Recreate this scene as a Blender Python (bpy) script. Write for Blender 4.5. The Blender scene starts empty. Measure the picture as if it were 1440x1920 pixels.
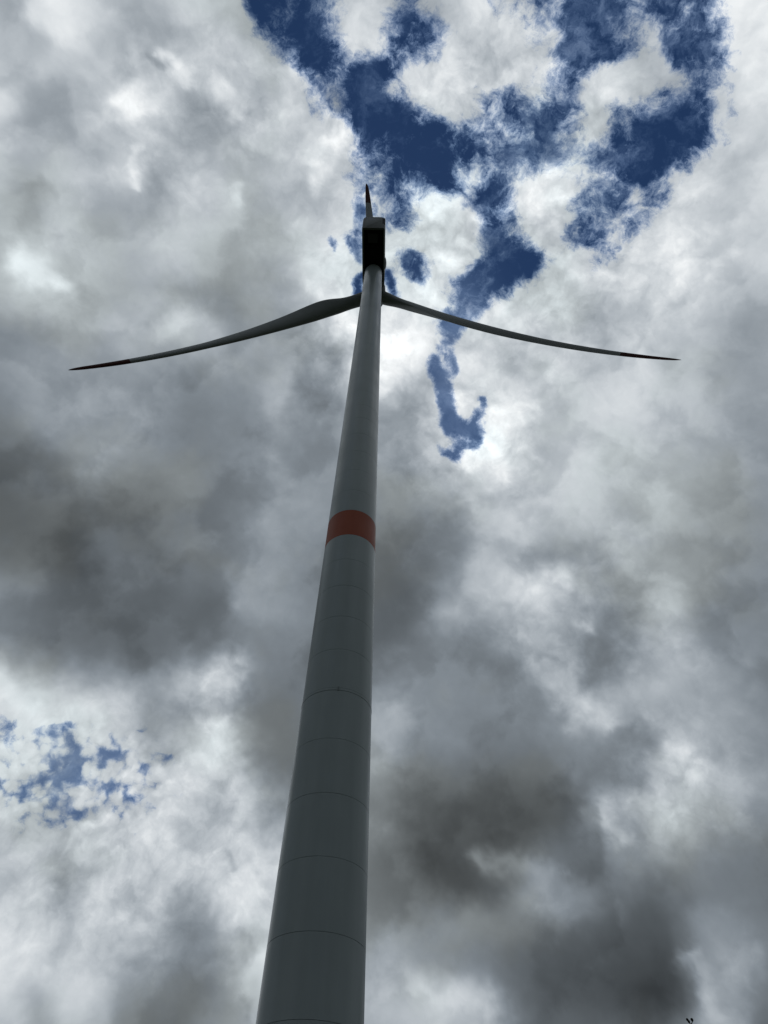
import bpy, math, random
import numpy as np
from mathutils import Vector

scene = bpy.context.scene
col = scene.collection
R = math.radians

# ------------------------------------------------------------------ camera
HEAD, PITCH, ROLL = R(4.017), R(52.067), R(1.638)     # heading (from +Y to +X), elevation, roll
CAM_POS = Vector((0.0, -33.99, 1.6))
def view_axes(head, pitch, roll):
    fw = Vector((math.sin(head)*math.cos(pitch), math.cos(head)*math.cos(pitch), math.sin(pitch)))
    r = fw.cross(Vector((0, 0, 1))).normalized()
    u = r.cross(fw)
    return math.cos(roll)*r + math.sin(roll)*u, -math.sin(roll)*r + math.cos(roll)*u, fw
cr, cu, cf = view_axes(HEAD, PITCH, ROLL)
cam_data = bpy.data.cameras.new('camera')
cam = bpy.data.objects.new('camera', cam_data)
col.objects.link(cam)
from mathutils import Matrix
cam.matrix_world = Matrix(((cr.x, cu.x, -cf.x, CAM_POS.x), (cr.y, cu.y, -cf.y, CAM_POS.y),
                           (cr.z, cu.z, -cf.z, CAM_POS.z), (0, 0, 0, 1)))
cam_data.sensor_fit = 'VERTICAL'
cam_data.sensor_height = 36.0
cam_data.lens = 1331.0/1920.0*36.0
cam_data.clip_start = 0.05
cam_data.clip_end = 20000
scene.camera = cam

# ------------------------------------------------------------------ light
SUN_ELEV, SUN_HEAD = R(69), R(-2)                     # behind the clouds, beyond the rotor hub
world = bpy.data.worlds.new('World')
scene.world = world
world.use_nodes = True
wn = world.node_tree
bg = wn.nodes['Background']
sky = wn.nodes.new('ShaderNodeTexSky')
sky.sky_type = 'NISHITA'
sky.sun_disc = False
sky.sun_elevation = SUN_ELEV
sky.sun_rotation = SUN_HEAD
sky.altitude = 3000
sky.air_density = 0.9
sky.dust_density = 0.15
sky.ozone_density = 10.0
hs = wn.nodes.new('ShaderNodeHueSaturation')
hs.inputs['Saturation'].default_value = 1.06
hs.inputs['Value'].default_value = 0.85
wn.links.new(sky.outputs[0], hs.inputs['Color'])
wn.links.new(hs.outputs[0], bg.inputs[0])
bg.inputs[1].default_value = 0.05
sd = bpy.data.lights.new('sun', 'SUN')
sd.energy = 1.5
sd.angle = R(10)
sd.color = (1.0, 0.96, 0.9)
so = bpy.data.objects.new('sun', sd)
col.objects.link(so)
sdir = Vector((math.sin(SUN_HEAD)*math.cos(SUN_ELEV), math.cos(SUN_HEAD)*math.cos(SUN_ELEV), math.sin(SUN_ELEV)))
so.rotation_euler = sdir.to_track_quat('Z', 'Y').to_euler()
so.location = (0, 0, 300)
vs = scene.view_settings
vs.view_transform = 'Standard'
vs.look = 'None'
vs.exposure = 0
vs.gamma = 1
vs.use_curve_mapping = False
scene.cycles.transparent_max_bounces = 16
scene.cycles.max_bounces = 6

# ------------------------------------------------------------------ helpers
def tag(o, label=None, cat=None, group=None, kind=None):
    if label: o['label'] = label
    if cat: o['category'] = cat
    if group: o['group'] = group
    if kind: o['kind'] = kind
    return o
def empty(name, loc=(0, 0, 0), parent=None):
    o = bpy.data.objects.new(name, None)
    col.objects.link(o)
    o.location = loc
    if parent: o.parent = parent
    return o
def mesh_obj(name, verts, faces, m, parent=None, smooth=True, loc=None):
    me = bpy.data.meshes.new(name)
    me.from_pydata([tuple(v) for v in verts], [], [tuple(f) for f in faces])
    me.materials.append(m)
    if smooth:
        me.polygons.foreach_set('use_smooth', [True]*len(me.polygons))
    me.update()
    o = bpy.data.objects.new(name, me)
    col.objects.link(o)
    if parent: o.parent = parent
    if loc: o.location = loc
    return o
def sharp(o, ang=35):
    me = o.data
    me.set_sharp_from_angle(angle=R(ang))
    return o
class NT:
    def __init__(s, mat):
        s.m = mat; mat.use_nodes = True; s.t = mat.node_tree; s.t.nodes.clear()
    def n(s, typ, **kw):
        nd = s.t.nodes.new(typ)
        ins = kw.pop('ins', {})
        for k, v in kw.items(): setattr(nd, k, v)
        for k, v in ins.items():
            if isinstance(v, bpy.types.NodeSocket): s.t.links.new(v, nd.inputs[k])
            else: nd.inputs[k].default_value = v
        return nd
    def math(s, op, a, b=None, c=None, clamp=False):
        nd = s.t.nodes.new('ShaderNodeMath'); nd.operation = op; nd.use_clamp = clamp
        for i, v in enumerate((a, b, c)):
            if v is None: continue
            if isinstance(v, bpy.types.NodeSocket): s.t.links.new(v, nd.inputs[i])
            else: nd.inputs[i].default_value = v
        return nd.outputs[0]
    def noise(s, vec, scale, detail, rough=0.5, dist=0.0, lac=2.0, out=0):
        nd = s.n('ShaderNodeTexNoise', ins={'Vector': vec, 'Scale': scale, 'Detail': detail,
                 'Roughness': rough, 'Lacunarity': lac, 'Distortion': dist})
        return nd.outputs[out]

def paint(name, rgb, rough=0.35, dirt=0.10, spec=0.5, grain=0.15):
    m = bpy.data.materials.new(name); t = NT(m)
    tc = t.n('ShaderNodeTexCoord').outputs['Object']
    mp = t.n('ShaderNodeMapping', ins={'Vector': tc, 'Scale': (2.2, 2.2, 0.16)}).outputs[0]
    a = t.noise(mp, 1.0, 6, 0.6)
    b = t.noise(tc, 0.35, 5, 0.55)
    c = t.noise(tc, 45.0, 3, 0.6)
    v = t.math('MULTIPLY', a, dirt*1.2)
    v = t.math('MULTIPLY_ADD', b, dirt*1.2, v)
    v = t.math('MULTIPLY_ADD', c, dirt*0.5, v)
    f = t.math('SUBTRACT', 1.0+dirt*1.4, v)
    colr = t.n('ShaderNodeVectorMath', operation='SCALE', ins={0: rgb, 3: f}).outputs[0]
    rg = t.math('MULTIPLY_ADD', b, 0.25, rough-0.12)
    bp = t.n('ShaderNodeBump', ins={'Strength': grain, 'Distance': 0.004, 'Height': c}).outputs[0]
    p = t.n('ShaderNodeBsdfPrincipled', ins={'Base Color': colr, 'Roughness': rg, 'Normal': bp, 'Specular IOR Level': spec})
    o = t.n('ShaderNodeOutputMaterial', ins={'Surface': p.outputs[0]})
    return m

# ------------------------------------------------------------------ sky: a dome of broken cloud
# Cloud field is kept on a chart tangent to the celestial sphere (chart origin = SKY axes below,
# 60 chart units = 2.6 degrees). Rows: brightness of the cloud base (thin = bright, thick = dark).
SK = view_axes(R(4.017), R(52.067), R(1.638))
LUM = """
160 205 205 185 178 180 205 185 150 140 190 195 190 180 205 205 185 190 190 190 195 200 205 215 215
165 160 215 180 160 185 185 205 180 160 170 205 205 200 210 200 190 200 205 200 190 200 190 205 215
175 185 165 190 172 222 205 195 195 195 160 200 190 205 215 200 180 195 218 215 195 180 190 205 210
215 160 152 172 232 205 178 225 190 215 170 150 190 205 210 215 190 205 220 205 200 190 190 210 200
198 150 155 172 190 180 168 178 185 182 225 225 190 200 205 210 195 210 215 200 190 190 200 210 190
172 150 165 170 205 172 192 185 188 192 228 205 200 205 210 205 205 215 220 205 200 200 215 190 188
168 150 182 165 165 160 185 190 185 180 192 222 210 215 225 210 210 220 215 210 205 210 212 190 190
160 165 175 165 160 175 178 162 172 200 205 220 215 225 225 210 215 222 215 210 210 215 208 195 180
175 225 170 165 155 165 165 150 162 182 232 230 228 210 220 215 200 212 212 212 218 220 198 190 180
172 192 165 155 150 150 140 136 150 160 215 245 240 228 215 222 216 208 206 212 208 205 190 175 165
130 140 150 160 165 165 188 150 150 140 185 240 245 232 222 228 212 202 186 190 202 190 170 152 155
125 140 145 145 155 150 155 145 135 145 150 225 242 230 218 212 192 190 180 185 195 166 165 150 155
110 130 135 140 135 125 115 120 125 158 130 200 220 165 212 236 206 186 185 190 190 176 170 160 150
100 120 130 140 145 115 105 110 115 158 120 150 152 155 222 240 240 190 180 190 190 180 165 155 145
 90  95 115 148 125 120 105 105 120 135 120 140 140 150 190 245 212 180 185 185 176 175 165 150 135
 80  88  95 110 100 105 115 105 110 135 125 125 120 125 150 192 186 176 180 180 170 165 155 140 125
 78  80  85  90  90  95 100 105 125 130 125 115 110 110 120 162 186 180 175 170 160 160 145 130 120
 85  88  76  88  88  95 110 110 122 120 118 105  98  95 118 160 150 142 150 165 160 150 140 130 120
110 105  85  85  98  90 105 110 130 120 110 100  90  95 125 165 190 205 152 132 150 160 135 120 115
115 100  90  85  85  90  95  92 135 130 110 100  86  90 150 155 165 175 168 130 165 165 130 115 110
120 105  95  90  85  85  95 115 106 115 105 100  90 110 130 130 140 160 160 112 170 170 145 125 115
205 150 145 130 125 125 175 198 112  98 100 110 120 115 115 115 120 130 165 140 180 180 150 140 120
195 210 200 185 188 128 145 190 106  92 100 130 155 120 115 105 105 125 175 185 165 165 160 150 125
205 215 210 205 195 150 165 208 120  94 100 120 145 115 110 100 100 100 120 112 118 190 185 160 130
210 205 205 205 210 205 215 195 122  92  95 110 140 100  95  90  86  90 105 110 130 195 175 165 145
210 200 210 215 215 215 200 190 170 120 100 105 120  85  80  78  75  78  80 160 165 180 165 150 135
200 215 200 200 205 215 190 200 215 170 120 110 115  85  68  60  65  70  80 130 145 175 140 105 110
205 205 170 190 205 205 205 190 210 190 130 110 100  78  58  85  85 120  95 100 110 120 110 100  95
190 195 140 190 195 200 150 200 205 190 140 110 100  90  85  80 100 135 130 100  85  80 100 100  95
200 200 180 190 190 160 120 190 178 190 150 130 130 120 115 110 100  95  85  80  70  70 120 110  95
205 205 185 185 150 130 115 130 200 195 160 140 140 130 110 100  85  80  75  65  58  55 100 150 110
185 150 180 180 130 115 105 125 160 180 170 165 170 180 165 140  95  75  70  65  55  55 125 130 110
170 130 165 150 110 105 100 140 150 160 165 160 160 190 185 175 110  80  80  80  75 100 150 135  90
"""
# cloud cover, 0 = clear blue .. 9 = closed, chart x 440..1400 and y 0..880 every 40 units
COV = """
9 2 3 2 3 7 9 8 4 6 8 8 7 6 4 5 1 1 2 4 4 3 1 6 8
9 5 4 1 1 7 9 8 3 2 5 8 9 8 7 6 0 0 5 6 5 3 2 6 9
9 8 4 2 1 4 8 7 1 4 8 9 9 9 8 7 0 0 4 5 8 1 2 3 9
9 9 8 6 4 3 1 2 5 9 9 9 9 9 8 6 3 8 9 9 9 6 4 5 9
9 9 9 9 4 3 0 4 8 9 9 9 5 4 6 5 2 9 8 6 5 3 1 7 9
9 9 9 9 7 4 0 0 1 4 7 9 3 2 4 2 4 8 4 3 3 1 2 6 9
9 9 9 9 9 9 2 2 2 1 2 2 4 5 2 1 5 7 4 0 1 0 1 6 9
9 9 9 9 9 9 3 3 1 0 2 2 5 3 2 2 6 4 2 1 0 4 7 9 9
9 9 9 9 9 9 4 3 1 2 2 6 2 3 6 8 8 5 4 1 4 7 9 9 9
9 9 9 9 9 9 5 4 3 6 7 4 2 4 8 9 8 3 4 8 4 8 9 9 9
9 9 9 9 9 9 5 6 3 7 9 8 2 4 9 9 6 4 6 4 7 9 9 9 9
9 9 9 9 8 7 5 8 8 9 9 8 4 5 5 8 6 4 5 9 9 9 9 9 9
9 9 9 9 9 9 8 9 7 5 9 8 5 4 5 7 9 5 8 9 9 9 9 9 9
9 9 9 9 9 9 6 7 9 7 8 4 2 4 8 9 9 9 9 9 9 9 9 9 9
9 9 9 9 9 9 9 9 9 9 7 4 7 9 9 9 9 9 9 9 9 9 9 9 9
9 9 9 9 9 9 9 9 9 9 6 8 9 9 9 9 9 9 9 9 9 9 9 9 9
9 9 9 9 9 9 9 9 9 9 8 9 9 9 9 9 9 9 9 9 9 9 9 9 9
9 9 9 9 9 9 9 9 9 8 8 9 9 9 9 9 9 9 9 9 9 9 9 9 9
9 9 9 9 9 9 9 9 9 9 8 9 9 9 9 9 9 9 9 9 9 9 9 9 9
9 9 9 9 9 9 9 9 9 9 8 9 9 9 9 9 9 9 9 9 9 9 9 9 9
9 9 9 9 9 9 9 9 9 9 8 8 9 9 9 9 9 9 9 9 9 9 9 9 9
9 9 9 9 9 9 9 9 9 9 9 9 9 9 9 9 9 9 9 9 9 9 9 9 9
9 9 9 9 9 9 9 9 9 9 9 9 9 9 9 9 9 9 9 9 9 9 9 9 9
"""
# long gaps and veils: (points, half width, cover to reach, softness)
GAPS = [
 ([(975, 480), (940, 505), (905, 520), (884, 548)], 24, 0.10),
 ([(884, 548), (868, 575), (856, 602)], 15, 0.12),
 ([(856, 602), (846, 628), (832, 640)], 12, 0.36),
 ([(850, 655), (853, 680)], 10, 0.40), ([(816, 662), (812, 690)], 8, 0.42),
 ([(820, 690), (830, 715), (838, 750), (846, 780)], 13, 0.14),
 ([(846, 780), (868, 794), (890, 800)], 12, 0.16),
 ([(895, 812), (893, 788), (900, 770)], 11, 0.18),
 ([(900, 770), (912, 752), (908, 738)], 6, 0.42),
 ([(885, 818), (862, 832)], 12, 0.32), ([(825, 832), (855, 845)], 8, 0.50),
 ([(670, 510), (676, 545)], 9, 0.32), ([(728, 505), (742, 548)], 10, 0.38),
 ([(770, 480), (790, 505)], 10, 0.30), ([(775, 462), (790, 480)], 9, 0.30),
 ([(662, 448), (676, 470)], 11, 0.34), ([(622, 440), (628, 462)], 5, 0.42),
 ([(672, 380), (676, 420)], 9, 0.36),
 ([(8, 1345), (12, 1368)], 13, 0.30), ([(92, 1362), (98, 1392)], 10, 0.26),
 ([(70, 1362), (125, 1352)], 7, 0.42), ([(180, 1400), (205, 1412)], 8, 0.46),
 ([(120, 1428), (146, 1438)], 11, 0.24), ([(258, 1420), (272, 1432)], 6, 0.48),
 ([(38, 1482), (95, 1494)], 8, 0.42), ([(80, 1486), (98, 1492)], 6, 0.30),
 ([(190, 1470), (250, 1482)], 7, 0.46), ([(345, 1390), (375, 1394)], 7, 0.85),
 ([(92, 1452), (110, 1464)], 6, 0.44),
]
# bright rims and dark lumps: (points, half width, brightness, strength)
LUMPS = [
 ([(555, 95), (580, 130), (600, 165), (612, 198)], 14, 232, .7),
 ([(615, 196), (650, 214), (668, 238), (676, 272), (684, 330), (688, 350)], 9, 240, .8),
 ([(628, 235), (624, 275), (610, 315), (590, 335)], 13, 242, .75),
 ([(252, 150), (255, 192)], 20, 246, .9), ([(250, 100), (262, 60)], 16, 215, .5),
 ([(228, 172), (285, 178)], 12, 240, .7),
 ([(300, 90), (330, 118), (352, 145)], 11, 238, .8),
 ([(410, 155), (432, 182), (450, 200)], 16, 240, .85),
 ([(246, 255), (250, 290), (258, 330)], 9, 226, .8), ([(443, 345), (447, 360)], 10, 224, .7),
 ([(280, 92), (302, 112)], 8, 150, .7), ([(192, 62), (225, 60)], 26, 150, .7),
 ([(55, 160), (75, 200)], 30, 148, .6), ([(60, 300), (68, 345)], 26, 146, .6),
 ([(360, 190), (390, 225)], 24, 162, .6), ([(300, 330), (315, 355)], 22, 150, .6),
 ([(35, 480), (75, 500), (110, 515)], 20, 232, .75),
 ([(350, 590), (380, 610)], 24, 196, .6),
 ([(615, 510), (640, 560), (632, 600)], 24, 240, .6),
 ([(700, 590), (760, 640), (720, 690)], 30, 242, .6),
 ([(880, 590), (905, 575), (950, 555)], 14, 238, .6),
 ([(860, 740), (880, 770)], 12, 244, .7), ([(930, 745), (955, 760), (940, 800)], 20, 246, .7),
 ([(905, 820), (880, 850), (862, 870)], 14, 246, .8), ([(985, 740), (1000, 768)], 12, 225, .6),
 ([(425, 860), (455, 872)], 24, 110, .5), ([(120, 990), (150, 1030), (165, 1060)], 26, 70, .6),
 ([(250, 980), (300, 1040), (330, 1060)], 14, 84, .5),
 ([(430, 1060), (450, 1130)], 12, 140, .5), ([(390, 1270), (420, 1290)], 14, 212, .7),
 ([(400, 1340), (430, 1345)], 12, 218, .6),
 ([(1000, 1075), (1045, 1085)], 24, 206, .6), ([(960, 1050), (975, 1110)], 13, 190, .5),
 ([(1090, 1160), (1105, 1170)], 10, 200, .7), ([(845, 1150), (862, 1140)], 10, 172, .6),
 ([(1130, 1195), (1115, 1270)], 22, 104, .6), ([(1155, 1115), (1185, 1105)], 20, 118, .5),
 ([(1020, 1225), (1040, 1235)], 8, 112, .6),
 ([(1115, 1320), (1150, 1340)], 15, 205, .6), ([(1225, 1330), (1240, 1335)], 10, 196, .6),
 ([(1262, 1390), (1285, 1405)], 14, 216, .8), ([(1060, 1310), (1080, 1300)], 14, 186, .6),
 ([(1128, 1500), (1150, 1540), (1175, 1565)], 14, 180, .8), ([(990, 1625), (1020, 1640)], 14, 138, .7),
 ([(880, 1590), (900, 1610)], 10, 98, .6), ([(840, 1620), (860, 1650)], 26, 58, .6),
 ([(1020, 1590), (1110, 1630)], 20, 82, .5), ([(1210, 1690), (1180, 1850)], 40, 60, .4),
 ([(345, 1680), (372, 1700)], 22, 142, .7), ([(120, 1660), (135, 1690)], 16, 140, .7),
 ([(455, 1745), (475, 1775)], 14, 165, .8), ([(440, 1610), (446, 1632)], 8, 160, .6),
 ([(1330, 1860), (1350, 1900)], 10, 172, .7), ([(1300, 1800), (1315, 1812)], 12, 84, .5),
 ([(470, 1870), (475, 1905)], 8, 130, .6),
 ([(870, 1225), (955, 1255), (1010, 1315), (1070, 1395)], 26, 108, .55), ([(925, 1110), (990, 1215), (1045, 1280)], 22, 176, .45),
 ([(835, 1145), (860, 1175)], 18, 158, .5), ([(855, 1525), (960, 1505), (1060, 1490)], 30, 68, .45),
 ([(880, 1592), (950, 1612), (1040, 1640), (1085, 1695)], 16, 128, .55), ([(810, 1590), (850, 1645), (920, 1655)], 22, 60, .5),
 ([(1300, 1780), (1330, 1830), (1340, 1880), (1365, 1920)], 14, 158, .6), ([(1412, 1780), (1436, 1830)], 12, 140, .5),
 ([(735, 1895), (820, 1868), (900, 1885)], 30, 192, .5), ([(1120, 1500), (1130, 1610), (1105, 1650)], 10, 80, .4),
 ([(1210, 1380), (1190, 1450)], 18, 112, .4), ([(940, 1010), (1010, 1035), (1080, 1020)], 16, 132, .5),
 ([(1380, 1150), (1440, 1250)], 40, 108, .4), ([(860, 905), (900, 960), (950, 985)], 14, 186, .5),
 ([(540, 900), (500, 960), (520, 1020)], 16, 142, .4), ([(250, 790), (180, 830), (110, 810)], 18, 146, .4),
 ([(320, 690), (420, 720), (470, 780)], 34, 112, .35), ([(390, 540), (430, 560)], 26, 136, .5), ([(100, 70), (190, 120), (150, 170)], 20, 152, .4),
 ([(30, 20), (75, 60)], 18, 152, .5), ([(60, 10), (110, 55)], 12, 212, .5),
]
rng = np.random.default_rng(7)
def lattice_noise(X, Y, cell, octaves, gain=0.5, seed=0):
    out = np.zeros_like(X); amp = 1.0; tot = 0.0
    for o in range(octaves):
        g = np.random.default_rng(seed*31+o).uniform(-1, 1, (256, 256))
        x = X/cell + 37.3*o; y = Y/cell + 11.7*o
        xi = np.floor(x).astype(int); yi = np.floor(y).astype(int)
        fx = x-xi; fy = y-yi
        fx = fx**3*(fx*(fx*6-15)+10); fy = fy**3*(fy*(fy*6-15)+10)
        a = g[yi % 256, xi % 256]; b = g[yi % 256, (xi+1) % 256]
        c = g[(yi+1) % 256, xi % 256]; d = g[(yi+1) % 256, (xi+1) % 256]
        out += amp*((a*(1-fx)+b*fx)*(1-fy)+(c*(1-fx)+d*fx)*fy)
        tot += amp; amp *= gain; cell /= 2.0
    return out/tot
def cubic(G, gx, gy):
    h, w = G.shape
    gx = np.clip(gx, 0, w-1.001); gy = np.clip(gy, 0, h-1.001)
    xi = np.floor(gx).astype(int); yi = np.floor(gy).astype(int)
    fx = gx-xi; fy = gy-yi
    def wts(t):
        return [(-t**3+3*t**2-3*t+1)/6*.35+0*t, 0*t, 0*t, 0*t]
    def cr_(t):   # between B-spline and Catmull-Rom
        B = [(1-t)**3/6, (3*t**3-6*t**2+4)/6, (-3*t**3+3*t**2+3*t+1)/6, t**3/6]
        Cc = [-.5*t**3+t**2-.5*t, 1.5*t**3-2.5*t**2+1, -1.5*t**3+2*t**2+.5*t, .5*t**3-.5*t**2]
        return [.35*b+.65*c for b, c in zip(B, Cc)]
    wx = cr_(fx); wy = cr_(fy); out = 0
    for j in range(4):
        yy = np.clip(yi+j-1, 0, h-1)
        for i in range(4):
            out = out + wy[j]*wx[i]*G[yy, np.clip(xi+i-1, 0, w-1)]
    return out
def seg_dist(X, Y, pts):
    best = np.full(X.shape, 1e9)
    for (x0, y0), (x1, y1) in zip(pts[:-1], pts[1:]):
        dx, dy = x1-x0, y1-y0
        t = np.clip(((X-x0)*dx+(Y-y0)*dy)/(dx*dx+dy*dy+1e-9), 0, 1)
        best = np.minimum(best, np.hypot(X-x0-t*dx, Y-y0-t*dy))
    return best
def sstep(a, b, x):
    t = np.clip((x-a)/(b-a), 0, 1)
    return t*t*(3-2*t)

def build_sky():
    core = np.linspace(0, 37.5, 252)
    step = core[1]
    tail = []
    a = 37.5; s = step
    while a < 158:
        s = min(s*1.06, 2.2); a += s; tail.append(a)
    ax = np.concatenate([core, tail]); ax = np.concatenate([-ax[:0:-1], ax])
    n = len(ax)
    AX, AY = np.meshgrid(ax, ax)
    ang = np.radians(np.hypot(AX, AY)); th = np.arctan2(AY, AX)
    r, u, f = [np.array(v) for v in SK]
    D = (np.cos(ang)[..., None]*f + (np.sin(ang)*np.cos(th))[..., None]*r + (np.sin(ang)*np.sin(th))[..., None]*u)
    # chart position of every vertex
    cz = np.maximum(np.cos(ang), 0.12)
    X = 720+1331*np.clip(np.sin(ang)*np.cos(th)/cz, -6, 6); Y = 960-1331*np.clip(np.sin(ang)*np.sin(th)/cz, -6, 6)
    # equal-angle position for noise
    NX = 720+AX*23.2; NY = 960-AY*23.2
    wx = lattice_noise(NX, NY, 110, 5, .55, 1)*34; wy = lattice_noise(NX, NY, 110, 5, .55, 2)*34
    fxw = lattice_noise(NX, NY, 30, 4, .6, 3)*12; fyw = lattice_noise(NX, NY, 30, 4, .6, 4)*12
    GL = np.array([[float(v) for v in l.split()] for l in LUM.strip().splitlines()])
    GC = np.array([[float(v) for v in l.split()] for l in COV.strip().splitlines()])/9.0
    Xw = X+wx+fxw*1.1; Yw = Y+wy+fyw*1.1
    lum = cubic(GL, Xw/60, Yw/60)
    for pts, wd, val, st in LUMPS:
        d = seg_dist(X+wx*.5+fxw*1.5, Y+wy*.5+fyw*1.5, pts)
        k = np.exp(-(d/(wd*1.15))**2)*st
        lum = lum*(1-k)+val*k
    inside = ((X > 440) & (X < 1440) & (Y < 900)).astype(float)
    Xc = X+fxw+wx*.35; Yc = Y+fyw+wy*.35
    cov = cubic(GC, (Xc-440)/40, Yc/40)
    cov = np.where(X < 440, 1.0, cov)
    cov = np.clip(cov, 0.0, 1.0)
    hole = np.exp(-(((X-130)/170)**2+((Y-1430)/75)**2)**1.5)
    cov = cov-.10*hole
    clet = np.exp(-(((X-140)/230)**2+((Y-1450)/120)**2)**1.5)
    tveil = np.maximum(.45*clet, .30*np.exp(-(((X-850)/100)**2+((Y-690)/190)**2)**1.5))
    for pts, wd, val in GAPS:
        d = seg_dist(X+fxw*.8, Y+fyw*.8, pts)
        k = np.exp(-(d/(wd*1.35))**2)
        lo = 1.0 if pts[0][0] < 440 else 0.0     # the small lower-left gaps stay half veiled
        cov = np.minimum(cov, cov*(1-k*(1-.6*lo))+(val-.02+.06*lo)*k*(1-.6*lo))
    # beyond the charted part the unseen cloud is set darker to dim the tower
    tex = np.full(X.shape, .26)
    for x0, y0, rx, ry, v in ((930, 330, 470, 460, 1.0), (230, 1570, 380, 300, .85), (1080, 1170, 220, 230, .6),
                              (1260, 1480, 220, 170, .7), (660, 600, 150, 220, .9), (880, 800, 150, 150, .9), (400, 170, 260, 220, .75), (410, 1310, 70, 130, .7)):
        tex = np.maximum(tex, v*np.exp(-(((X+wx*2-x0)/rx)**2+((Y+wy*2-y0)/ry)**2)**1.6))
    bonus = .75*(1-.6*np.clip(tex, 0, 1))*(1-.80*clet)
    tex = tex*(.30+.70*sstep(70, 150, lum))
    cov = cov-.12*(1-sstep(0, .35, cov))+.12*sstep(.5, .8, cov)+bonus*sstep(.84, 1.0, cov)
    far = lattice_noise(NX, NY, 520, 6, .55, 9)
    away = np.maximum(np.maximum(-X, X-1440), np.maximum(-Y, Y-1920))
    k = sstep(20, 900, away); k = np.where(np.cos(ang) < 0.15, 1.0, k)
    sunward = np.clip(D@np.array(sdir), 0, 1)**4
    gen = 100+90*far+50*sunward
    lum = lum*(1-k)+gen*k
    gcov = np.clip(1.25-1.7*lattice_noise(NX, NY, 640, 5, .6, 12), -.1, 1.75)
    tex = tex*(1-k)+.5*k
    cov = cov*(1-k)+gcov*k
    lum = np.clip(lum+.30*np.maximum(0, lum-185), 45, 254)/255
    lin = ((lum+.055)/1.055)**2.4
    RAD = 4000.0
    keep = D[..., 2] > -0.045
    idx = -np.ones(n*n, int)
    P = (D*RAD).reshape(-1, 3)
    q = np.arange(n*n).reshape(n, n)
    kf = keep[:-1, :-1] & keep[1:, :-1] & keep[:-1, 1:] & keep[1:, 1:] & (np.degrees(ang[:-1, :-1]) < 155)
    F = np.stack([q[:-1, :-1][kf], q[:-1, 1:][kf], q[1:, 1:][kf], q[1:, :-1][kf]], 1)
    used = np.unique(F); idx[used] = np.arange(len(used)); F = idx[F][:, ::-1]
    me = bpy.data.meshes.new('sky')
    me.vertices.add(len(used)); me.vertices.foreach_set('co', P[used].ravel())
    me.loops.add(F.size); me.loops.foreach_set('vertex_index', F.ravel())
    me.polygons.add(len(F)); me.polygons.foreach_set('loop_start', np.arange(0, F.size, 4))
    me.polygons.foreach_set('loop_total', np.full(len(F), 4))
    me.update()
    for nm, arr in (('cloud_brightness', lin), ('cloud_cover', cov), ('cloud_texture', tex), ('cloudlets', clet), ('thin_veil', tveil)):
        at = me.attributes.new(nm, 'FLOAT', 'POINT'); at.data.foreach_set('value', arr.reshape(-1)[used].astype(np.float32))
    me.polygons.foreach_set('use_smooth', np.ones(len(F), bool))
    m = bpy.data.materials.new('cloud_cover'); t = NT(m)
    m.cycles.emission_sampling = 'NONE'
    tc = t.n('ShaderNodeTexCoord').outputs['Object']
    dr = t.n('ShaderNodeVectorMath', operation='NORMALIZE', ins={0: tc}).outputs[0]
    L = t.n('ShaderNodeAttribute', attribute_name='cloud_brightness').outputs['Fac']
    CV = t.n('ShaderNodeAttribute', attribute_name='cloud_cover').outputs['Fac']
    # warp for wisps
    def sub5(v): return t.n('ShaderNodeVectorMath', operation='SUBTRACT', ins={0: v, 1: (.5, .5, .5)}).outputs[0]
    def warp(v, base_, a): return t.n('ShaderNodeVectorMath', operation='MULTIPLY_ADD', ins={0: v, 1: (a, a, a), 2: base_}).outputs[0]
    w1 = sub5(t.noise(dr, 16.0, 6, 0.6, out=1))
    dw = warp(w1, dr, .045)
    tow = t.n('ShaderNodeVectorMath', operation='ADD', ins={0: dw, 1: tuple(.010*v for v in sdir)}).outputs[0]
    cr1 = Vector(SK[1])
    tow = t.n('ShaderNodeVectorMath', operation='ADD', ins={0: dw, 1: tuple(-.012*v for v in cr1)}).outputs[0]
    TX = t.n('ShaderNodeAttribute', attribute_name='cloud_texture').outputs['Fac']
    n1 = t.noise(dw, 15.0, 12, 0.56)            # billows
    n1s = t.noise(tow, 15.0, 12, 0.56)          # the same, a little towards the light
    n2 = t.noise(dw, 27.0, 11, 0.74)            # shreds
    n3 = t.noise(dr, 5.0, 6, 0.55)
    n4 = t.noise(warp(w1, dr, .025), 8.0, 9, 0.50)
    def edge(v, lo, hi): return t.n('ShaderNodeMapRange', interpolation_type='SMOOTHSTEP', ins={'Value': v, 1: lo, 2: hi, 3: -.5, 4: .5}).outputs[0]
    CL = t.n('ShaderNodeAttribute', attribute_name='cloudlets').outputs['Fac']
    vo = t.n('ShaderNodeTexVoronoi', feature='F1', ins={'Vector': warp(w1, dr, .03), 'Scale': 44.0, 'Detail': 1.0, 'Roughness': .5}).outputs['Distance']
    cell = t.math('MULTIPLY', t.math('SUBTRACT', vo, .43), CL)
    # cover: fractal threshold
    c = t.math('MULTIPLY_ADD', t.math('SUBTRACT', n1, .5), .75, CV)
    c = t.math('MULTIPLY_ADD', t.math('SUBTRACT', n2, .5), 2.3, c)
    c = t.math('MULTIPLY_ADD', cell, -1.25, c)
    mr = t.n('ShaderNodeMapRange', interpolation_type='SMOOTHSTEP', ins={'Value': c, 1: .20, 2: .92, 3: 0.0, 4: 1.0})
    n6 = t.noise(warp(w1, dr, .09), 11.0, 12, 0.68)
    veil = t.n('ShaderNodeMapRange', interpolation_type='SMOOTHSTEP', ins={'Value': n6, 1: .45, 2: .74, 3: .0, 4: .62}).outputs[0]
    veil = t.math('MULTIPLY', veil, t.math('MULTIPLY_ADD', L, .85, .22))
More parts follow.
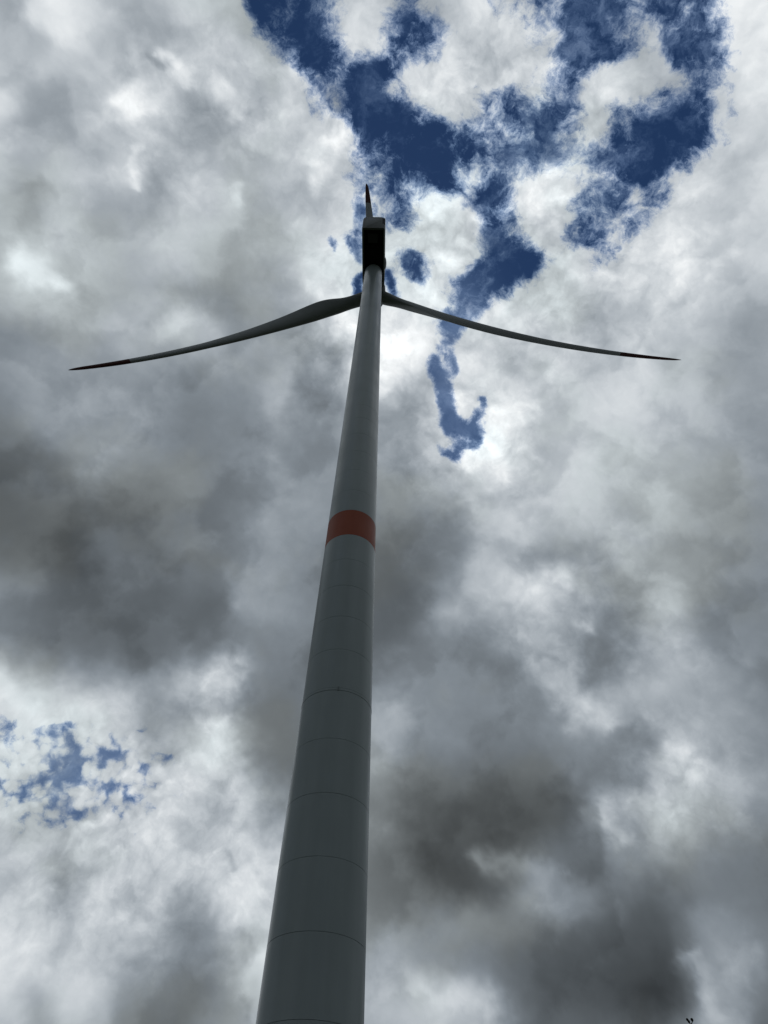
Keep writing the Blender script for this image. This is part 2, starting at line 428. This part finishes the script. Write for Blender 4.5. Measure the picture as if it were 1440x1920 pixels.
    TV = t.n('ShaderNodeAttribute', attribute_name='thin_veil').outputs['Fac']
    veil = t.math('MAXIMUM', veil, t.math('MULTIPLY', TV, t.math('MULTIPLY_ADD', n6, 2.2, -.30), clamp=True))
    inv = t.math('MULTIPLY', t.math('SUBTRACT', 1.0, mr.outputs[0]), t.math('SUBTRACT', 1.0, veil))
    cover = t.math('SUBTRACT', 1.0, inv)
    # brightness modulation in log space: billows, overlapping shelves, light from one side
    g = t.math('MULTIPLY', t.math('SUBTRACT', n1, .5), 0.45)
    g = t.math('MULTIPLY_ADD', t.math('SUBTRACT', n1, n1s), 1.7, g)
    g = t.math('MULTIPLY_ADD', t.math('SUBTRACT', n2, .5), 0.34, g)
    g = t.math('MULTIPLY_ADD', cell, -.7, g)
    pf = t.n('ShaderNodeTexVoronoi', feature='F1', ins={'Vector': warp(w1, dr, .05), 'Scale': 15.0, 'Detail': 3.0, 'Roughness': .55, 'Lacunarity': 2.2}).outputs['Distance']
    g = t.math('MULTIPLY_ADD', t.math('SUBTRACT', pf, .50), -.60, g)
    g = t.math('MULTIPLY', g, TX)
    g = t.math('MULTIPLY_ADD', edge(n4, .45, .55), 0.26, g)
    g = t.math('EXPONENT', g)
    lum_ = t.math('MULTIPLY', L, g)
    # roll off the highlights
    lum_ = t.math('DIVIDE', t.math('MULTIPLY', lum_, 1.45), t.math('ADD', 1.0, t.math('MULTIPLY', lum_, .36)))
    # thin shreds of cloud over blue pass less light
    lum_ = t.math('MULTIPLY', lum_, t.math('MULTIPLY_ADD', cover, .12, .88))
    cool = t.n('ShaderNodeValToRGB', ins={'Fac': t.math('POWER', lum_, .5)})
    e = cool.color_ramp.elements
    e[0].position = 0.15; e[0].color = (.87, 1.0, 1.09, 1)
    e[1].position = 0.95; e[1].color = (.97, 1.0, 1.015, 1)
    k = e.new(.5); k.color = (.87, .995, 1.12, 1)
    warm = t.n('ShaderNodeMix', data_type='RGBA', blend_type='MIX')
    wf = t.n('ShaderNodeMapRange', interpolation_type='SMOOTHSTEP', ins={'Value': n3, 1: .46, 2: .64, 3: 0.0, 4: .85}).outputs[0]
    t.t.links.new(wf, warm.inputs[0]); t.t.links.new(cool.outputs[0], warm.inputs[6]); warm.inputs[7].default_value = (.905, 1.0, 1.03, 1)
    thin = t.n('ShaderNodeMix', data_type='RGBA', blend_type='MULTIPLY')
    t.t.links.new(t.math('SUBTRACT', 1.0, cover), thin.inputs[0]); t.t.links.new(warm.outputs[2], thin.inputs[6]); thin.inputs[7].default_value = (.50, .78, 1.30, 1)
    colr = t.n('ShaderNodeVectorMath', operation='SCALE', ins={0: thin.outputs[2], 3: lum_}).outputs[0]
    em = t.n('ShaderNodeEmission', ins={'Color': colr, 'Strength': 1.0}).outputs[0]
    tr = t.n('ShaderNodeBsdfTransparent').outputs[0]
    mx = t.n('ShaderNodeMixShader', ins={0: cover, 1: tr, 2: em}).outputs[0]
    t.n('ShaderNodeOutputMaterial', ins={'Surface': mx})
    me.materials.append(m)
    o = bpy.data.objects.new('sky', me); col.objects.link(o)
    tag(o, 'broken grey and white cloud with deep blue gaps behind the turbine', kind='structure')
    return o
build_sky()

# ------------------------------------------------------------------ ground
def ground_mat():
    m = bpy.data.materials.new('meadow'); t = NT(m)
    tc = t.n('ShaderNodeTexCoord').outputs['Object']
    a = t.noise(tc, .02, 6, .6); b = t.noise(tc, 6.0, 6, .65)
    v = t.math('MULTIPLY_ADD', a, .6, t.math('MULTIPLY', b, .4))
    r = t.n('ShaderNodeValToRGB', ins={'Fac': v})
    r.color_ramp.elements[0].position = .35; r.color_ramp.elements[0].color = (.018, .026, .010, 1)
    r.color_ramp.elements[1].position = .68; r.color_ramp.elements[1].color = (.06, .075, .03, 1)
    bp = t.n('ShaderNodeBump', ins={'Strength': .8, 'Distance': .05, 'Height': b}).outputs[0]
    p = t.n('ShaderNodeBsdfPrincipled', ins={'Base Color': r.outputs[0], 'Roughness': .9, 'Normal': bp})
    t.n('ShaderNodeOutputMaterial', ins={'Surface': p.outputs[0]})
    return m
def gravel_mat():
    m = bpy.data.materials.new('gravel'); t = NT(m)
    tc = t.n('ShaderNodeTexCoord').outputs['Object']
    vo = t.n('ShaderNodeTexVoronoi', ins={'Vector': tc, 'Scale': 28.0})
    r = t.n('ShaderNodeValToRGB', ins={'Fac': vo.outputs['Color']})
    r.color_ramp.elements[0].color = (.07, .065, .058, 1); r.color_ramp.elements[1].color = (.19, .18, .165, 1)
    bp = t.n('ShaderNodeBump', ins={'Strength': 1.0, 'Distance': .03, 'Height': vo.outputs['Distance']}).outputs[0]
    p = t.n('ShaderNodeBsdfPrincipled', ins={'Base Color': r.outputs[0], 'Roughness': .9, 'Normal': bp})
    t.n('ShaderNodeOutputMaterial', ins={'Surface': p.outputs[0]})
    return m
def disc(name, r, z, m, cx=0, cy=0, n=96, wob=0.0, rings=6):
    rr = random.Random(3)
    wv = [1+wob*(math.sin(3*i*2*math.pi/n+1)+.6*math.sin(7*i*2*math.pi/n)+.4*rr.uniform(-1, 1)) for i in range(n)]
    V = [(cx, cy, z)]; F = []
    for k in range(1, rings+1):
        for i in range(n):
            a = 2*math.pi*i/n; q = r*(k/rings)**2*wv[i]
            V.append((cx+q*math.cos(a), cy+q*math.sin(a), z))
    for i in range(n): F.append((0, 1+i, 1+(i+1) % n))
    for k in range(rings-1):
        for i in range(n):
            a = 1+k*n+i; b = 1+k*n+(i+1) % n
            F.append((a, a+n, b+n, b))
    return mesh_obj(name, V, F, m, smooth=False)
tag(disc('ground', 3990, 0, ground_mat(), rings=10), 'flat green meadow around the turbine', kind='structure')
tag(disc('gravel_path', 17, .004, gravel_mat(), cy=-6, wob=.05), 'grey gravel standing round the tower foot', kind='structure')

# ------------------------------------------------------------------ wind turbine
GREY = (.335, .378, .38)
m_tower = paint('light_grey_paint', GREY, .33, .17)
m_red = paint('traffic_red_paint', (.40, .085, .034), .5, .22, .25)
m_blade = paint('blade_gelcoat', (.24, .255, .25), .5, .10, .35, 0.0)
m_bred = paint('blade_red', (.07, .018, .014), .7, .02, .15, 0.0)
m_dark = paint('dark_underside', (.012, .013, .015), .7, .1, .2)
m_nac = paint('nacelle_fibreglass', (.17, .18, .175), .6, .12, .3)
m_conc = paint('concrete', (.30, .29, .27), .85, .3)
m_core = paint('weld_seam_paint', (.23, .26, .26), .7, .1)

H = 98.24
PSI, TAU, PHASE = .0836, .0864, -.0623
LB, HUBD = 42.21, 3.83
tur = empty('wind_turbine', (0, 0, 0))
tag(tur, 'tall grey wind turbine with one red ring round its tower and red blade tips', 'wind turbine')
def rad(z):
    return float(np.interp(z, [0, 10, 40, H], [2.306, 2.188, 1.833, 1.164]))
def ring_tube(name, z0, z1, m, parent, proud=0.0, n=128, lip=.006):
    zz = [z0, z0+lip, z1-lip, z1]; off = [proud-lip, proud, proud, proud-lip]
    V = []; F = []
    prof = [(rad(z0)-.05, z0)]+[(rad(z)+o, z) for z, o in zip(zz, off)]+[(rad(z1)-.05, z1)]
    for r_, z_ in prof:
        for i in range(n):
            a = 2*math.pi*i/n
            V.append((r_*math.cos(a), r_*math.sin(a), z_))
    for k in range(len(prof)-1):
        for i in range(n):
            F.append((k*n+i, k*n+(i+1) % n, (k+1)*n+(i+1) % n, (k+1)*n+i))
    o = mesh_obj(name, V, F, m, parent)
    return sharp(o, 30)
tower = None
core_v = []; core_f = []; nn = 96
zc = np.linspace(.3, H-.05, 40)
for z in zc:
    for i in range(nn):
        a = 2*math.pi*i/nn; r_ = rad(z)-.035
        core_v.append((r_*math.cos(a), r_*math.sin(a), z))
for k in range(len(zc)-1):
    for i in range(nn):
        core_f.append((k*nn+i, k*nn+(i+1) % nn, (k+1)*nn+(i+1) % nn, (k+1)*nn+i))
tower = mesh_obj('tower', core_v, core_f, m_core, tur)
seams = [.35, 2.6, 5.4, 8.2, 10.94, 14.06, 17.19, 20.29, 23.35, 26.44, 26.62, 29.43, 32.11, 34.88, 37.45, 40.08, 42.95,
         45.5, 48.3, 51.1, 53.9, 56.6, 59.0, 61.8, 64.5, 67.2, 69.9, 72.6, 75.3, 78.0, 80.7, 83.4, 86.1, 88.8, 91.5, 94.2, H-.02]
prom = {10.94: .013, 14.06: .012, 17.19: .010, 20.29: .012, 23.35: .008, 26.44: .010, 26.62: .012, 34.88: .010}
for i in range(len(seams)-1):
    z0, z1 = seams[i], seams[i+1]
    g0 = prom.get(z0, .008)/2; g1 = prom.get(z1, .008)/2
    if abs(z0-26.44) < .01:
        ring_tube('flange', z0+g0, z1-g1, m_tower, tower, proud=.010)
    elif abs(z0-40.08) < .01:
        tag(ring_tube('tower_section', z0+.002, z1-.002, m_red, tower), 'dull red ring of the tower')
    else:
        ring_tube('tower_section', z0+g0, z1-g1, m_tower, tower)
# small bracket under the flange
def box_verts(x0, x1, y0, y1, z0, z1):
    V = [(x, y, z) for z in (z0, z1) for y in (y0, y1) for x in (x0, x1)]
    F = [(0, 2, 3, 1), (4, 5, 7, 6), (0, 1, 5, 4), (1, 3, 7, 5), (3, 2, 6, 7), (2, 0, 4, 6)]
    return V, F
V, F = box_verts(-.05, .05, -rad(26.5)-.035, -rad(26.5)+.02, 26.40, 26.66)
b_ = mesh_obj('bracket', V, F, m_core, tower, smooth=False)
V, F = [], []
prof = [(3.4, 0.0), (3.4, .25), (2.75, .30), (2.75, .34), (2.2, .34)]
for r_, z_ in prof:
    for i in range(96):
        a = 2*math.pi*i/96; V.append((r_*math.cos(a), r_*math.sin(a), z_))
for k in range(len(prof)-1):
    for i in range(96): F.append((k*96+i, k*96+(i+1) % 96, (k+1)*96+(i+1) % 96, (k+1)*96+i))
sharp(mesh_obj('foundation', V, F, m_conc, tur), 30)
# yaw bearing
V, F = [], []
prof = [(1.10, H-.02), (1.26, H-.01), (1.26, H+.30), (1.0, H+.30)]
for r_, z_ in prof:
    for i in range(96):
        a = 2*math.pi*i/96; V.append((r_*math.cos(a), r_*math.sin(a), z_))
for k in range(len(prof)-1):
    for i in range(96): F.append((k*96+i, k*96+(i+1) % 96, (k+1)*96+(i+1) % 96, (k+1)*96+i))
sharp(mesh_obj('yaw_bearing', V, F, m_dark, tur), 30)

# nacelle, local frame: x right, y upwind (away from camera), z up
nac_rot = -PSI
NW, NR, NF, NB, NTOP = 1.52, 5.90, 2.25, H+.0, H+5.2
def place(o):
    o.rotation_euler = (0, 0, nac_rot)
    return o
def rounded_section(w, z0, z1, rt, rb, seg=6):
    pts = []
    for cx, cz, r_, a0 in ((w-rb, z0+rb, rb, -90), (w-rt, z1-rt, rt, 0), (-w+rt, z1-rt, rt, 90), (-w+rb, z0+rb, rb, 180)):
        for k in range(seg+1):
            a = R(a0+90*k/seg); pts.append((cx+r_*math.cos(a), cz+r_*math.sin(a)))
    return pts
def shell():
    V = []; F = []
    ys = [(-NR+.0, .20, .10), (-NR+.06, .10, .04), (-NR+.22, 0, 0), (-2.0, 0, 0), (1.3, 0, 0), (NF-.3, .06, .05), (NF, .32, .35)]
    secs = []
    for y, inw, inz in ys:
        s_ = rounded_section(NW-inw, NB+inz, NTOP-inz-(0.35 if y > 1.5 else 0), .58, .16)
        secs.append(len(V)); V += [(x, y, z) for x, z in s_]
    n = len(s_)
    for k in range(len(ys)-1):
        for i in range(n):
            a = secs[k]+i; b = secs[k]+(i+1) % n; c = secs[k+1]+(i+1) % n; d = secs[k+1]+i
            za = [V[q][2] for q in (a, b, c, d)]
            if max(za) < NB+.12 and k in (2, 3) and i in (n-1,):
                continue                          # the open bay in the underside
            F.append((a, d, c, b))
    F.append(tuple(range(secs[0], secs[0]+n)))
    F.append(tuple(reversed(range(secs[-1], secs[-1]+n))))
    return V, F
V, F = shell()
nac = sharp(place(mesh_obj('nacelle', V, F, m_nac, tur)), 40)
def child_box(name, b, m, parent):
    V, F = box_verts(*b)
    return mesh_obj(name, V, F, m, parent, smooth=False)
# inside the underside bay: dark pan, walls and two cross beams
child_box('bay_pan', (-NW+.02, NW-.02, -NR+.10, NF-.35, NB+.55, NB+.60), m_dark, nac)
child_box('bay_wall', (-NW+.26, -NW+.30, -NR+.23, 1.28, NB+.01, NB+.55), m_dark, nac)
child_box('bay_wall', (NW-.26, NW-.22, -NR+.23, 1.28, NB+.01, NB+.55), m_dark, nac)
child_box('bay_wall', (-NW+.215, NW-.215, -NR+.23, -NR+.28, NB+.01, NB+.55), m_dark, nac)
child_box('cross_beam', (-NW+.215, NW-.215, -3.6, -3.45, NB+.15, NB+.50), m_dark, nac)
child_box('grille', (-.75, .55, -5.1, -3.9, NB+.30, NB+.36), paint('grille_metal', (.03, .032, .035), .5, .1), nac)
child_box('rim_strip', (-NW+.02, NW-.02, -NR-.03, -NR+.0, NB+.02, NB+.16), m_nac, nac)
child_box('vent', (NW-.38, NW-.02, -NR-.02, -NR+.4, NB+2.1, NB+4.5), m_dark, nac)
child_box('side_rim', (-NW+.15, -NW+.26, -NR+.23, 1.28, NB+.0, NB+.10), m_nac, nac)
child_box('side_rim', (NW-.22, NW-.15, -NR+.23, 1.28, NB+.0, NB+.10), m_nac, nac)
# side fairing, right
def ellipsoid(c, r, n=20, k=12):
    V = []; F = []
    for j in range(k+1):
        ph = -math.pi/2+math.pi*j/k
        for i in range(n):
            a = 2*math.pi*i/n
            V.append((c[0]+r[0]*math.cos(ph)*math.cos(a), c[1]+r[1]*math.cos(ph)*math.sin(a), c[2]+r[2]*math.sin(ph)))
    for j in range(k):
        for i in range(n): F.append((j*n+i, j*n+(i+1) % n, (j+1)*n+(i+1) % n, (j+1)*n+i))
    return V, F
V, F = ellipsoid((NW-.02, -.9, NB+1.2), (.26, .85, .8))
mesh_obj('side_fairing', V, F, m_blade, nac)
# anemometer mast on the roof
child_box('sensor_mast', (-.75, -.69, -5.0, -4.94, NTOP, NTOP+1.0), m_nac, nac)

# rotor frame
av = np.array([math.sin(PSI)*math.cos(TAU), math.cos(PSI)*math.cos(TAU), math.sin(TAU)])
xv = np.cross(av, [0, 0, 1]); xv /= np.linalg.norm(xv)
uv = np.cross(xv, av)
HUBC = np.array([0, 0, H+1.6+.03])+av*HUBD
# spinner: revolved about the axis
prof = [(-1.75, 1.05), (-1.70, 1.42), (-1.2, 1.60), (-.4, 1.66), (.5, 1.62), (1.2, 1.42), (1.8, 1.05), (2.2, .60), (2.4, .18), (2.43, .0)]
V = []; F = []
for t_, r_ in prof:
    for i in range(48):
        a = 2*math.pi*i/48
        V.append(HUBC+av*t_+(xv*math.cos(a)+uv*math.sin(a))*max(r_, .002))
for k in range(len(prof)-1):
    for i in range(48): F.append((k*48+i, k*48+(i+1) % 48, (k+1)*48+(i+1) % 48, (k+1)*48+i))
sharp(mesh_obj('spinner', V, [f[::-1] for f in F], m_nac, tur), 50)

SK_ = [0, .04, .10, .16, .22, .32, .45, .6, .75, .88, .96, 1.0]
TK = [1, 1, .72, .48, .38, .32, .30, .31, .35, .38, .40, .40]
CK = [1.9, 1.9, 1.80, 2.55, 2.78, 2.48, 2.00, 1.45, 1.18, .90, .62, .32]
BK = [36.8, 36.8, 36.8, 35.0, 24.0, 12.0, 5.5, 1.5, 2.0, 3.0, 5.0, 7.0]
B1, B2, B3 = .0878, -.0817, -.0373
def smooth_interp(s, xs, ys):
    # averaged linear lookup gives soft knots
    return sum(np.interp(min(1, max(0, s+d)), xs, ys) for d in (-.02, -.01, 0, .01, .02))/5 if s < .93 else float(np.interp(s, xs, ys))
def blade_section(k, s, n=44):
    ph = PHASE+k*2*math.pi/3
    e = math.sin(ph)*xv+math.cos(ph)*uv; t = -math.cos(ph)*xv+math.sin(ph)*uv
    c = smooth_interp(s, SK_, CK); b = R(smooth_interp(s, SK_, BK)); tr = smooth_interp(s, SK_, TK)
    if s > .975: c = max(.05, c*math.sqrt(max(0, 1-((s-.975)/.0252)**2)))
    w = min(1, max(0, (s-.04)/.16)); w = w*w*(3-2*w)
    th = np.linspace(0, 2*math.pi, n, endpoint=False)
    xc = (1-np.cos(th))/2
    yt = 5*(.2969*np.sqrt(xc)-.126*xc-.3516*xc**2+.2843*xc**3-.1036*xc**4)
    yy = (1-w)*np.sin(th)*.5*tr+w*np.sign(np.sin(th))*yt*tr
    ax = .5*(1-w)+.30*w
    le = math.cos(b)*t+math.sin(b)*av; no = -math.sin(b)*t+math.cos(b)*av
    ss = s*LB
    return HUBC+e*ss+av*(B1*ss+B2*ss*ss/LB+B3*ss**3/LB**2)+c*((ax-xc)[:, None]*le+yy[:, None]*no)
def loft(name, k, svals, m, parent, scale=1.0):
    V = []; F = []; n = 44
    for s in svals: V += list(blade_section(k, s))
    for j in range(len(svals)-1):
        for i in range(n): F.append((j*n+i, j*n+(i+1) % n, (j+1)*n+(i+1) % n, (j+1)*n+i))
    F.append(tuple(reversed(range(n)))); F.append(tuple((len(svals)-1)*n+i for i in range(n)))
    me_o = mesh_obj(name, V, F, m, parent)
    import bmesh
    bm = bmesh.new(); bm.from_mesh(me_o.data); bmesh.ops.recalc_face_normals(bm, faces=bm.faces); bm.to_mesh(me_o.data); bm.free()
    return sharp(me_o, 50)
SRED = .832
BL = ['blade standing straight up behind the nacelle', 'blade reaching to the right', 'blade reaching to the left, broad side showing']
for k in range(3):
    bl = loft('blade', k, list(np.linspace(.030, .30, 40))+list(np.linspace(.31, SRED, 50)), m_blade, tur)
    bl['label'] = BL[k]
    tip = loft('blade_tip', k, list(np.linspace(SRED+.0003, .95, 16))+list(np.linspace(.957, 1.0, 16)), m_bred, bl)
    tip['label'] = 'dull red painted blade tip'
    ph = PHASE+k*2*math.pi/3
    e = math.sin(ph)*xv+math.cos(ph)*uv; t = -math.cos(ph)*xv+math.sin(ph)*uv
    V = []; F = []
    pr = [(.85, 1.00), (1.30, 1.06), (1.44, 1.06), (1.46, .96)]
    for d_, r_ in pr:
        for i in range(48):
            a = 2*math.pi*i/48; V.append(HUBC+e*d_+av*B1*d_+(t*math.cos(a)+av*math.sin(a))*r_)
    for j in range(len(pr)-1):
        for i in range(48): F.append((j*48+i, j*48+(i+1) % 48, (j+1)*48+(i+1) % 48, (j+1)*48+i))
    sharp(mesh_obj('root_collar', V, F, m_nac, bl), 30)

# ------------------------------------------------------------------ tall weed near the camera, lower right
def sky_ray(x, y):
    return Vector(((x-720)/1331*SK[0]+(960-y)/1331*SK[1]+SK[2]))
m_stem = paint('stem', (.035, .04, .02), .7, .2, .3)
m_bud = paint('bud', (.018, .016, .012), .8, .3, .2)
m_leaf = paint('leaf', (.04, .065, .02), .6, .3, .3)
DIST = 2.4
def at(x, y, dist=DIST):
    d = sky_ray(x, y); h = math.hypot(d.x, d.y)
    return CAM_POS+d*(dist/h)
base = at(1312, 1960); base = Vector((base.x+.05, base.y+.02, 0))
weed = empty('tall_weed', base)
tag(weed, 'thin weed stalk with small dark buds poking in at the lower right edge', 'plant')
def tube(name, pts, r0, r1, m, parent, n=8):
    pts = [Vector(p)-base for p in pts]
    V = []; F = []
    for j, p in enumerate(pts):
        d = (pts[min(j+1, len(pts)-1)]-pts[max(j-1, 0)]).normalized()
        s_ = d.cross(Vector((.3, 1, .2))).normalized(); q = d.cross(s_)
        r_ = r0+(r1-r0)*j/(len(pts)-1)
        for i in range(n):
            a = 2*math.pi*i/n; V.append(p+(s_*math.cos(a)+q*math.sin(a))*r_)
    for j in range(len(pts)-1):
        for i in range(n): F.append((j*n+i, j*n+(i+1) % n, (j+1)*n+(i+1) % n, (j+1)*n+i))
    return mesh_obj(name, V, F, m, parent)
fork = at(1295.5, 1921)
def bez(a, b, c, n=8):
    return [a*(1-t)**2+b*2*t*(1-t)+c*t*t for t in [i/n for i in range(n+1)]]
tube('stem', bez(base, Vector((base.x-.02, base.y, 1.4)), fork, 16), .006, .0016, m_stem, weed)
def bud(px, py, qx, qy, w):
    a = at(px, py); b = at(qx, qy); c = (a+b)/2; d = (b-a); L_ = d.length/2; d.normalize()
    s_ = d.cross(Vector((.3, 1, .2))).normalized(); q = d.cross(s_)
    V = []; F = []; n, k = 14, 10
    for j in range(k+1):
        ph = -math.pi/2+math.pi*j/k
        for i in range(n):
            an = 2*math.pi*i/n
            rr_ = w*math.cos(ph)*(1+.12*math.sin(5*an)*math.cos(ph))
            V.append(c-base+d*L_*math.sin(ph)+(s_*math.cos(an)+q*math.sin(an))*rr_)
    for j in range(k):
        for i in range(n): F.append((j*n+i, j*n+(i+1) % n, (j+1)*n+(i+1) % n, (j+1)*n+i))
    return mesh_obj('bud', V, F, m_bud, weed)
PX = (at(1290, 1912)-at(1291, 1912)).length
bud(1286.6, 1909.3, 1291.0, 1915.0, 2.2*PX)
bud(1289.6, 1912.6, 1293.6, 1918.6, 2.3*PX)
bud(1295.4, 1908.8, 1299.4, 1915.6, 2.6*PX)
tube('twig', [at(1292.8, 1917.5), at(1293.8, 1919.5), fork], .0011, .0014, m_stem, weed)
tube('twig', [at(1298.2, 1914.5), at(1297.3, 1918.5), fork], .0010, .0014, m_stem, weed)
rr = random.Random(5)
for i in range(9):
    z = .25+i*.2; a = i*2.4
    f_ = z/fork.z
    p = Vector((base.x+(fork.x-base.x)*f_**2, base.y+(fork.y-base.y)*f_**2, z))
    d = Vector((math.cos(a), math.sin(a), .5)).normalized(); s_ = d.cross(Vector((0, 0, 1))).normalized(); ln = .16-.009*i
    V = []; F = []
    for j in range(7):
        t_ = j/6; w_ = ln*.16*math.sin(math.pi*min(1, t_*.92+.05))
        c = p-base+d*ln*t_-Vector((0, 0, ln*.5*t_*t_))
        V += [c-s_*w_, c+Vector((0, 0, -.15*w_)), c+s_*w_]
    for j in range(6):
        F += [(3*j, 3*j+1, 3*j+4, 3*j+3), (3*j+1, 3*j+2, 3*j+5, 3*j+4)]
    mesh_obj('leaf', V, F, m_leaf, weed)
